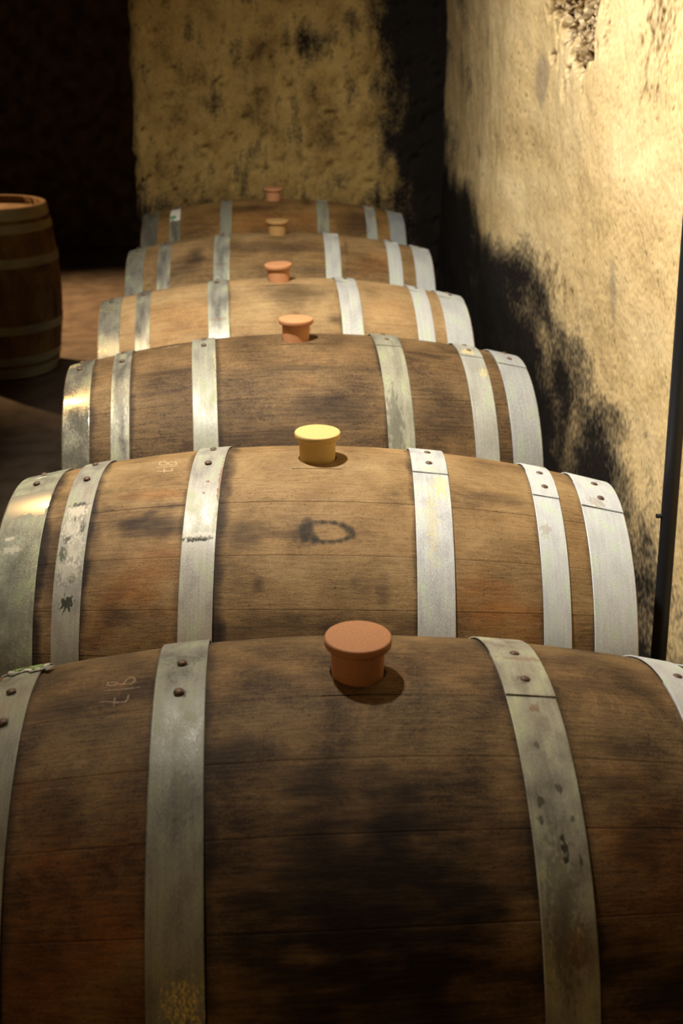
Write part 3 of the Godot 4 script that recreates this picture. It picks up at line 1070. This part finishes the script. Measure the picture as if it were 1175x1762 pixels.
	var wood4 := wood(404, 1024, 640, plainb, [160, 156, 172, 168, 168, 158, 144, 130], [
		[0.0, 0.3, 0.12, 0.2, 0.35, 0], [0.12, 0.62, 0.04, 0.08, 0.5, 0], [-0.16, 0.3, 0.08, 0.12, 0.3, 0], [-0.28, 0.5, 0.12, 0.4, 0.3, 1], [0.27, 0.4, 0.08, 0.4, 0.2, 1], [-0.02, 0.52, 0.05, 0.02, 0.6, 2], [0.0, 0.1, 0.1, 0.1, 0.3, 2], [-0.25, 0.75, 0.03, 0.03, 0.7, 2]],
		[[0.1346, -0.010, 0.5], [-0.148, 0.006, 0.3]], Color(0.48, 0.345, 0.18), Color(0.29, 0.195, 0.095), oak_dark)
	var wood5 := wood(505, 768, 480, plainb, [140, 130, 140, 132, 138, 128, 120, 110], [
		[-0.26, 0.4, 0.03, 0.2, 0.5, 0], [0.0, 0.35, 0.2, 0.12, 0.4, 0], [0.1, 0.7, 0.1, 0.1, 0.4, 0], [0.20, 0.3, 0.01, 0.4, 0.4, 0], [-0.3, 0.6, 0.1, 0.2, 0.5, 0], [0.27, 0.6, 0.08, 0.3, 0.5, 1]], [], oak_light, oak, oak_dark)
	var wood6 := wood(606, 768, 480, plainb, [120, 122, 128, 130, 124, 118, 110, 104], [
		[-0.1, 0.3, 0.2, 0.1, 0.4, 0], [0.3, 0.4, 0.1, 0.3, 0.5, 0], [0.0, 0.6, 0.15, 0.3, 0.8, 1], [0.12, 0.1, 0.03, 0.2, 0.5, 0]], [], Color(0.42, 0.26, 0.10), Color(0.25, 0.145, 0.05), oak_dark)


	# zinc strips: [r, g, b, how mottled]; slots 0..5 run from the left end of the barrel to the right, where brighter, bluer light is put into the colour
	var lit_zinc := [202, 208, 214, 8]
	var zinc1 := zinc(71, 960, 1024, [[140, 139, 124, 20], [140, 139, 124, 16], [139, 139, 126, 20], [166, 164, 148, 34], lit_zinc, lit_zinc], [
		[2, 0.62, 1.10, 0.32, 0.075, 1.0, 1], [2, 0.75, 1.20, 0.3, 0.06, 1.0, 1], [2, 0.5, -0.15, 0.35, 0.05, 0.25, 0], [2, 0.55, 0.08, 0.1, 0.02, 0.5, 0], [3, 0.55, 0.71, 0.05, 0.06, 0.8, 0], [3, 0.80, 0.75, 0.03, 0.03, 0.6, 0],
		[3, 0.25, 0.56, 0.07, 0.018, 0.6, 0], [3, 0.60, 0.52, 0.10, 0.014, 0.5, 0], [3, 0.20, 0.62, 0.06, 0.014, 0.5, 0], [3, 0.75, 0.62, 0.05, 0.014, 0.5, 0], [3, 0.35, 0.36, 0.06, 0.014, 0.4, 0], [3, 0.6, 1.0, 0.2, 0.07, 0.35, 3],
		[3, 0.5, 0.2, 0.10, 0.02, 0.4, 3], [3, 0.45, 0.05, 0.12, 0.03, 0.3, 0], [3, 0.4, 0.9, 0.3, 0.25, 0.25, 0], [2, 0.6, 0.5, 0.25, 0.10, 0.2, 0], [3, 0.7, -0.1, 0.5, 0.02, 0.25, 3], [1, 0.5, 0.11, 0.14, 0.03, 0.4, 0]])
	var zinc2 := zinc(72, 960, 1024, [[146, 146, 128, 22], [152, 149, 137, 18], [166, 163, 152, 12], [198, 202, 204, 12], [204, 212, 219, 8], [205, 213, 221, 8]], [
		[1, 0.5, 0.38, 0.40, 0.05, 0.9, 2], [1, 0.4, 0.50, 0.35, 0.08, 0.8, 2], [1, 0.6, 0.62, 0.30, 0.10, 0.75, 2], [1, 0.5, 0.76, 0.40, 0.08, 0.6, 2], [1, 0.5, 0.33, 0.30, 0.02, 0.8, 0], [1, 0.45, 0.46, 0.10, 0.06, 0.8, 0], [1, 0.3, 0.56, 0.16, 0.04, 0.7, 0],
		[1, 0.25, 0.66, 0.18, 0.05, 0.6, 0], [1, 0.65, 0.62, 0.12, 0.04, 0.7, 0], [1, 0.6, 0.80, 0.16, 0.03, 0.9, 0], [1, 0.5, 0.93, 0.22, 0.045, 1.0, 0], [1, 0.75, 0.50, 0.10, 0.05, 0.6, 0], [2, 0.45, 0.62, 0.42, 0.016, 0.9, 0], [2, 0.5, 0.60, 0.5, 0.02, 0.5, 2],
		[2, 0.55, 0.24, 0.06, 0.012, 0.8, 3], [2, 0.5, 0.33, 0.03, 0.012, 0.7, 3], [2, 0.93, 0.22, 0.06, 0.2, 0.5, 3], [3, 0.72, 0.26, 0.22, 0.10, 0.75, 1], [3, 0.45, 0.5, 0.16, 0.28, 0.5, 1], [3, 0.5, 0.11, 0.3, 0.03, 0.4, 1], [0, 0.45, -0.15, 0.16, 0.028, 1.0, 2],
		[0, 0.35, 0.60, 0.2, 0.03, 0.7, 2], [0, 0.3, 0.52, 0.1, 0.02, 0.9, 2], [0, 0.8, 0.7, 0.3, 0.5, 0.12, 1], [0, 0.5, 0.9, 0.5, 0.4, 0.15, 0], [4, 0.3, 0.5, 0.2, 0.05, 0.2, 3], [5, 0.4, 0.2, 0.2, 0.05, 0.2, 3]])
	var zinc3 := zinc(73, 768, 512, [[160, 157, 141, 20, 72, 165], [150, 148, 134, 34, 105, 120], [148, 148, 134, 12], [150, 150, 134, 22], [170, 174, 170, 16], [164, 170, 175, 6]], [
		[4, 0.4, 0.08, 0.3, 0.06, 0.9, 1], [4, 0.75, 0.38, 0.2, 0.08, 0.8, 1], [0, 0.2, -0.1, 0.3, 0.1, 0.6, 1], [2, 0.95, 0.4, 0.08, 0.4, 0.5, 1], [3, 0.3, 0.9, 0.3, 0.3, 0.3, 0], [1, 0.5, 0.6, 0.4, 0.25, 0.25, 0]])
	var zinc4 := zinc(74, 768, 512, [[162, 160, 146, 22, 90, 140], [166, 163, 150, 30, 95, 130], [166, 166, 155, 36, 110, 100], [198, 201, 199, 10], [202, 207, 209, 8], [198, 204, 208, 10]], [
		[2, 0.5, 0.6, 0.4, 0.02, 0.25, 3], [0, 0.5, 0.2, 0.4, 0.1, 0.3, 1], [1, 0.4, 0.3, 0.3, 0.1, 0.3, 0]])
	var z1 := zinc_material(zinc1)
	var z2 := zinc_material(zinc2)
	var z3 := zinc_material(zinc3)
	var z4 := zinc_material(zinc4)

	var row := "six oak barrels lying in a row"
	var specs := [
		{"seed": 1, "at": Vector3(0, 0.6023, -0.0083), "yaw": 0.01025, "r": 0.32293, "length": 0.95, "bung_x": 0.0306, "bounds": b1, "wood": wood_material(wood1), "zinc": z1,
			"hoops": [[-0.475, -0.412, -0.9, -1.0, 0, [0.0, 0.2]], [-0.3646, -0.3216, -0.9, -1.0, 1, [-0.09, 0.115]], [-0.1867, -0.1322, -0.9, -1.0, 2, [-0.116, 0.081]], [0.1843, 0.2386, 0.142, 1.0, 3, [-0.146, 0.050]], [0.376, 0.419, 0.25, 1.0, 4, [-0.112, 0.1]], [0.435, 0.475, 0.25, 1.0, 5, [-0.05, 0.15]]],
			"label": "nearest oak barrel, dark-stained round its terracotta bung, chalk marks at left"},
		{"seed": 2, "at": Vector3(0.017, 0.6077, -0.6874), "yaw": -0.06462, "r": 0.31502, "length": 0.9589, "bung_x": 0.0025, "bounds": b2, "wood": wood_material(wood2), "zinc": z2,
			"hoops": [[-0.4794, -0.409, -0.9, -1.0, 0, [-0.2, 0.008]], [-0.381, -0.338, -0.9, -1.0, 1, [-0.185, 0.083]], [-0.1935, -0.1433, -0.9, -1.0, 2, [-0.187, 0.060]], [0.1508, 0.206, 0.147, 1.0, 3, [-0.144, 0.039]], [0.3357, 0.3773, 0.238, 1.0, 4, [-0.042, 0.141]], [0.4121, 0.4794, 0.256, 1.0, 5, [-0.058, 0.145]]],
			"label": "second barrel from the camera, with a smudged black ring mark and a yellow bung"},
		{"seed": 3, "at": Vector3(0.0138, 0.6176, -1.3985), "yaw": 0.03654, "r": 0.31105, "length": 0.9631, "bung_x": -0.0058, "bounds": b3, "wood": wood_material(wood3), "zinc": z3,
			"hoops": [[-0.4815, -0.4275, -0.9, -1.0, 0, [-0.12, 0.08]], [-0.3855, -0.3483, -0.9, -1.0, 1, [-0.14, 0.11]], [-0.2235, -0.1749, -0.9, -1.0, 2, [-0.15, 0.05]], [0.1588, 0.2134, 0.138, 1.0, 3, [-0.18, 0.014]], [0.3374, 0.3875, 0.16, 1.0, 4, [-0.14, 0.04]], [0.4167, 0.4815, 0.19, 1.0, 5, [-0.13, 0.06]]],
			"label": "third barrel from the camera, of darker olive-brown oak than its neighbours"},
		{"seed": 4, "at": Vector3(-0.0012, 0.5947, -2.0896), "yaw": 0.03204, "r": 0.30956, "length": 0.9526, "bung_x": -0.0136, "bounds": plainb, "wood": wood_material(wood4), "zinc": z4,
			"hoops": [[-0.4763, -0.4218, -0.9, -1.0, 0, [-0.1, 0.05]], [-0.3834, -0.3465, -0.9, -1.0, 1, [-0.12, 0.05]], [-0.2003, -0.1479, -0.9, -1.0, 2, [-0.16, 0.0]], [0.1346, 0.1886, 0.053, 1.0, 3, [-0.2, -0.06]], [0.329, 0.3732, 0.09, 1.0, 4, [-0.15, -0.02]], [0.4057, 0.4763, 0.11, 1.0, 5, [-0.14, 0.0]]],
			"label": "fourth barrel from the camera, of pale honey oak with bright hoops"},
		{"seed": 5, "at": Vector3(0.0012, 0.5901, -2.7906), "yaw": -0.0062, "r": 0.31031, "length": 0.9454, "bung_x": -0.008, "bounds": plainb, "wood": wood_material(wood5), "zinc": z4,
			"hoops": [[-0.4727, -0.4169, -0.9, -1.0, 0, [-0.1, 0.1]], [-0.375, -0.335, -0.9, -1.0, 1, [-0.12, 0.05]], [-0.2033, -0.1548, -0.9, -1.0, 2, [-0.16, 0.0]], [0.1359, 0.1833, 0.0, 1.0, 3, [-0.25, -0.1]], [0.3303, 0.3733, 0.02, 1.0, 4, [-0.2, -0.05]], [0.4145, 0.4727, 0.04, 1.0, 5, [-0.2, -0.05]]],
			"label": "fifth barrel from the camera, with a tan bung and brown-stained oak"},
		{"seed": 6, "at": Vector3(-0.0075, 0.5878, -3.4851), "yaw": -0.00793, "r": 0.31279, "length": 0.9439, "bung_x": -0.0016, "bounds": plainb, "wood": wood_material(wood6), "zinc": z3,
			"hoops": [[-0.472, -0.4137, -0.9, -1.0, 0, [-0.1, 0.1]], [-0.372, -0.333, -0.9, -1.0, 1, [-0.12, 0.05]], [-0.1915, -0.151, -0.9, -1.0, 2, [-0.16, 0.0]], [0.153, 0.196, -0.02, 1.0, 3, [-0.25, -0.1]], [0.3296, 0.3673, 0.0, 1.0, 4, [-0.2, -0.05]], [0.4145, 0.472, 0.02, 1.0, 5, [-0.2, -0.05]]],
			"label": "farthest barrel of the row, up against the plastered pier, with a small white sticker"},
	]
	var built := []
	for s in specs:
		s["drop"] = 0.058784
		s["profile"] = PROFILE_LENGTH
		s["turn"] = Vector3(0, s.yaw, 0)
		built.append(build_barrel(s, s.label, row))

	# things stuck on the hoops
	var paper := plain(Color(0.62, 0.60, 0.50), 0.6)
	var green := plain(Color(0.22, 0.33, 0.10), 0.45)
	var film := plain(Color(0.46, 0.46, 0.40), 0.27, 0.6)
	var first: Array = built[0].get_meta("hoops")
	var o := put("sticker", patch_mesh(specs[0], -0.362, -0.3165, -0.385, -0.325, 0.0054, 0.0003, 3), paper, first[1])
	o.set_meta("label", "crumpled white and green sticker under clear tape")
	for q in [[-0.374, -0.362], [-0.352, -0.340]]:
		put("green_stripe", patch_mesh(specs[0], -0.358, -0.322, q[0], q[1], 0.0066, 0.0001, 4), green, first[1])
	o = put("tape", patch_mesh(specs[0], -0.366, -0.309, -0.325, -0.29, 0.0052, 0.0005, 5), film, first[1])
	o.set_meta("label", "clear shiny tape")
	var second: Array = built[1].get_meta("hoops")
	o = put("tape", patch_mesh(specs[1], -0.4755, -0.4105, 0.13, 0.36, 0.0030, 0.00035, 6), film, second[0])
	o.set_meta("label", "torn strip of clear shiny tape")
	var sixth: Array = built[5].get_meta("hoops")
	o = put("sticker", patch_mesh(specs[5], -0.371, -0.336, 0.10, 0.42, 0.0034, 0.0001, 7), plain(Color(0.78, 0.77, 0.70), 0.6), sixth[1])
	o.set_meta("label", "small white sticker with a green corner")
	put("green_corner", patch_mesh(specs[5], -0.369, -0.350, 0.32, 0.40, 0.0042, 0.0001, 8), plain(Color(0.10, 0.32, 0.10), 0.6), sixth[1])

	# ---------------------------------------------------------------- bungs
	var bung := bung_mesh()
	var clay := grainy(81, Color(0.50, 0.235, 0.11), Color(0.60, 0.30, 0.15), 0.06, 0.6, 0.01, 0.03)
	clay.uv1_world_triplanar = false
	var straw := grainy(82, Color(0.60, 0.42, 0.155), Color(0.68, 0.49, 0.20), 0.06, 0.6, 0.008, 0.03)
	straw.uv1_world_triplanar = false
	var cork := grainy(83, Color(0.38, 0.225, 0.085), Color(0.46, 0.28, 0.11), 0.06, 0.7, 0.008, 0.03)
	cork.uv1_world_triplanar = false
	var bung_labels := ["large terracotta bung in the nearest barrel", "yellow tan bung in the second barrel", "terracotta bung in the dark third barrel", "pinkish terracotta bung, slightly tilted, in the fourth barrel", "tan bung in the fifth barrel", "small reddish bung in the farthest barrel before the plastered pier"]
	for i in 6:
		var s: Dictionary = specs[i]
		var c := put("barrel_bung", bung, straw if i == 1 else cork if i == 4 else clay)
		var at: Vector3 = Vector3(s.bung_x, radius(s, s.bung_x), 0).rotated(Vector3.UP, s.yaw) + s.at
		c.position = at
		c.rotation = [Vector3(0.012, 0.4, 0.004), Vector3(0.0, 1.4, 0.0), Vector3(0.01, 2.0, -0.01), Vector3(-0.03, 0.8, 0.04), Vector3(0, 0.2, 0), Vector3(0, 0.9, 0)][i]
		tag(c, bung_labels[i], "bung", "bungs on top of the barrels")

	# ---------------------------------------------------------------- timber rails that carry the row
	var rack := thing("barrel_rack", "dark timber rails carrying the row of barrels", "rack")
	var timber := grainy(91, Color(0.05, 0.032, 0.018), Color(0.11, 0.07, 0.04), 0.5, 0.85, 0.2)
	for x in [-0.27, 0.27]:
		var rail := Builder.new()
		rail.box(Vector3(x - 0.06, 0.13, -3.85), Vector3(x + 0.06, 0.26, 0.35), 0.006)
		put("rail", rail.mesh(), timber, rack)
		for s in specs:
			for side in [-1.0, 1.0]:
				var at: Vector3 = s.at - Vector3(0, 0, x * sin(s.yaw))
				var lo := Vector3(x - 0.045, 0.2595, at.z + side * 0.15 - 0.035)
				var hi := Vector3(x + 0.045, 0.0, at.z + side * 0.15 + 0.035)
				var rr := radius(s, absf(x) - 0.045) + 0.004
				var edge := 0.115
				hi.y = at.y - sqrt(rr * rr - edge * edge) - 0.008
				var inner := at.y - sqrt(rr * rr - edge * edge) - 0.008
				var outer := at.y - sqrt(rr * rr - 0.185 * 0.185) - 0.008
				var wedge := Builder.new()
				var zi: float = at.z + side * edge
				var zo: float = at.z + side * 0.185
				var p := [Vector3(lo.x, lo.y, zi), Vector3(hi.x, lo.y, zi), Vector3(hi.x, inner, zi), Vector3(lo.x, inner, zi), Vector3(lo.x, lo.y, zo), Vector3(hi.x, lo.y, zo), Vector3(hi.x, outer, zo), Vector3(lo.x, outer, zo)]
				wedge.quad(p[0], p[1], p[2], p[3], Vector3(0, 0, -side))
				wedge.quad(p[4], p[5], p[6], p[7], Vector3(0, 0, side))
				wedge.quad(p[3], p[2], p[6], p[7], Vector3(0, 1, -side * 0.5).normalized())
				wedge.quad(p[0], p[1], p[5], p[4], Vector3(0, -1, 0))
				wedge.quad(p[0], p[3], p[7], p[4], Vector3(-1, 0, 0))
				wedge.quad(p[1], p[2], p[6], p[5], Vector3(1, 0, 0))
				put("wedge", wedge.mesh(), timber, rack)
	for i in 5:
		var sleeper := Builder.new()
		var zz := 0.25 - i * 0.97
		sleeper.box(Vector3(-0.42, 0.0, zz - 0.07), Vector3(0.42, 0.131, zz + 0.07), 0.006)
		put("sleeper", sleeper.mesh(), timber, rack)

	# ---------------------------------------------------------------- small cask standing on the floor at the left
	var cask := {"called": "standing_cask", "seed": 9, "at": Vector3(-1.222, 0.374, -4.47), "turn": Vector3(0, 0.4, PI / 2), "r": 0.268, "drop": 0.042, "profile": 0.74, "length": 0.736, "bounds": plainb, "rivet_size": 0.9,
		"wood": wood_material(wood6), "hoops": []}
	var iron := zinc(75, 384, 256, [[176, 166, 134, 20], [174, 164, 132, 20], [172, 162, 130, 20], [174, 164, 132, 20], [172, 162, 130, 20], [174, 164, 132, 20]], [])
	cask.zinc = zinc_material(iron)
	cask.hoops = [[-0.368, -0.322, 0.2, 1.0, 0, [0.0]], [-0.305, -0.268, 0.3, 1.0, 1, [0.1]], [-0.165, -0.126, 0.25, 1.0, 2, [0.0]], [0.126, 0.165, 0.2, 1.0, 3, [0.0]], [0.268, 0.305, 0.1, 1.0, 4, [0.0]], [0.322, 0.368, 0.2, 1.0, 5, [0.0]]]
	build_barrel(cask, "small oak cask standing upright on the floor in the shadows at the left", "")

	# ---------------------------------------------------------------- pipe on the right-hand wall
	b = Builder.new()
	var pts := []
	for i in 11:
		var q := i / 10.0
		pts.append(Vector3(0.62, q * 3.09, -0.654 - 0.119 * q * 3.09))
	b.tube(pts, 0.0135, 18)
	var pipe := thing("wall_pipe", "thin black pipe running up in front of the right-hand wall", "pipe")
	put("pipe", b.mesh(), plain(Color(0.02, 0.022, 0.028), 0.42, 0.3), pipe)
	for y in [0.22, 1.9]:
		var clip := Builder.new()
		var zz: float = -0.654 - 0.119 * y
		clip.tube([Vector3(0.62, y - 0.004, zz), Vector3(0.62, y + 0.004, zz)], 0.0150, 14)
		clip.box(Vector3(0.60, y - 0.004, zz - 0.004), Vector3(0.71, y + 0.004, zz + 0.004))
		put("clip", clip.mesh(), materials.black, pipe)
	var screw := Builder.new()
	screw.tube([Vector3(0.608, 0.785, -0.7474), Vector3(0.598, 0.785, -0.7474)], 0.004, 8)
	put("screw", screw.mesh(), materials.black, pipe)
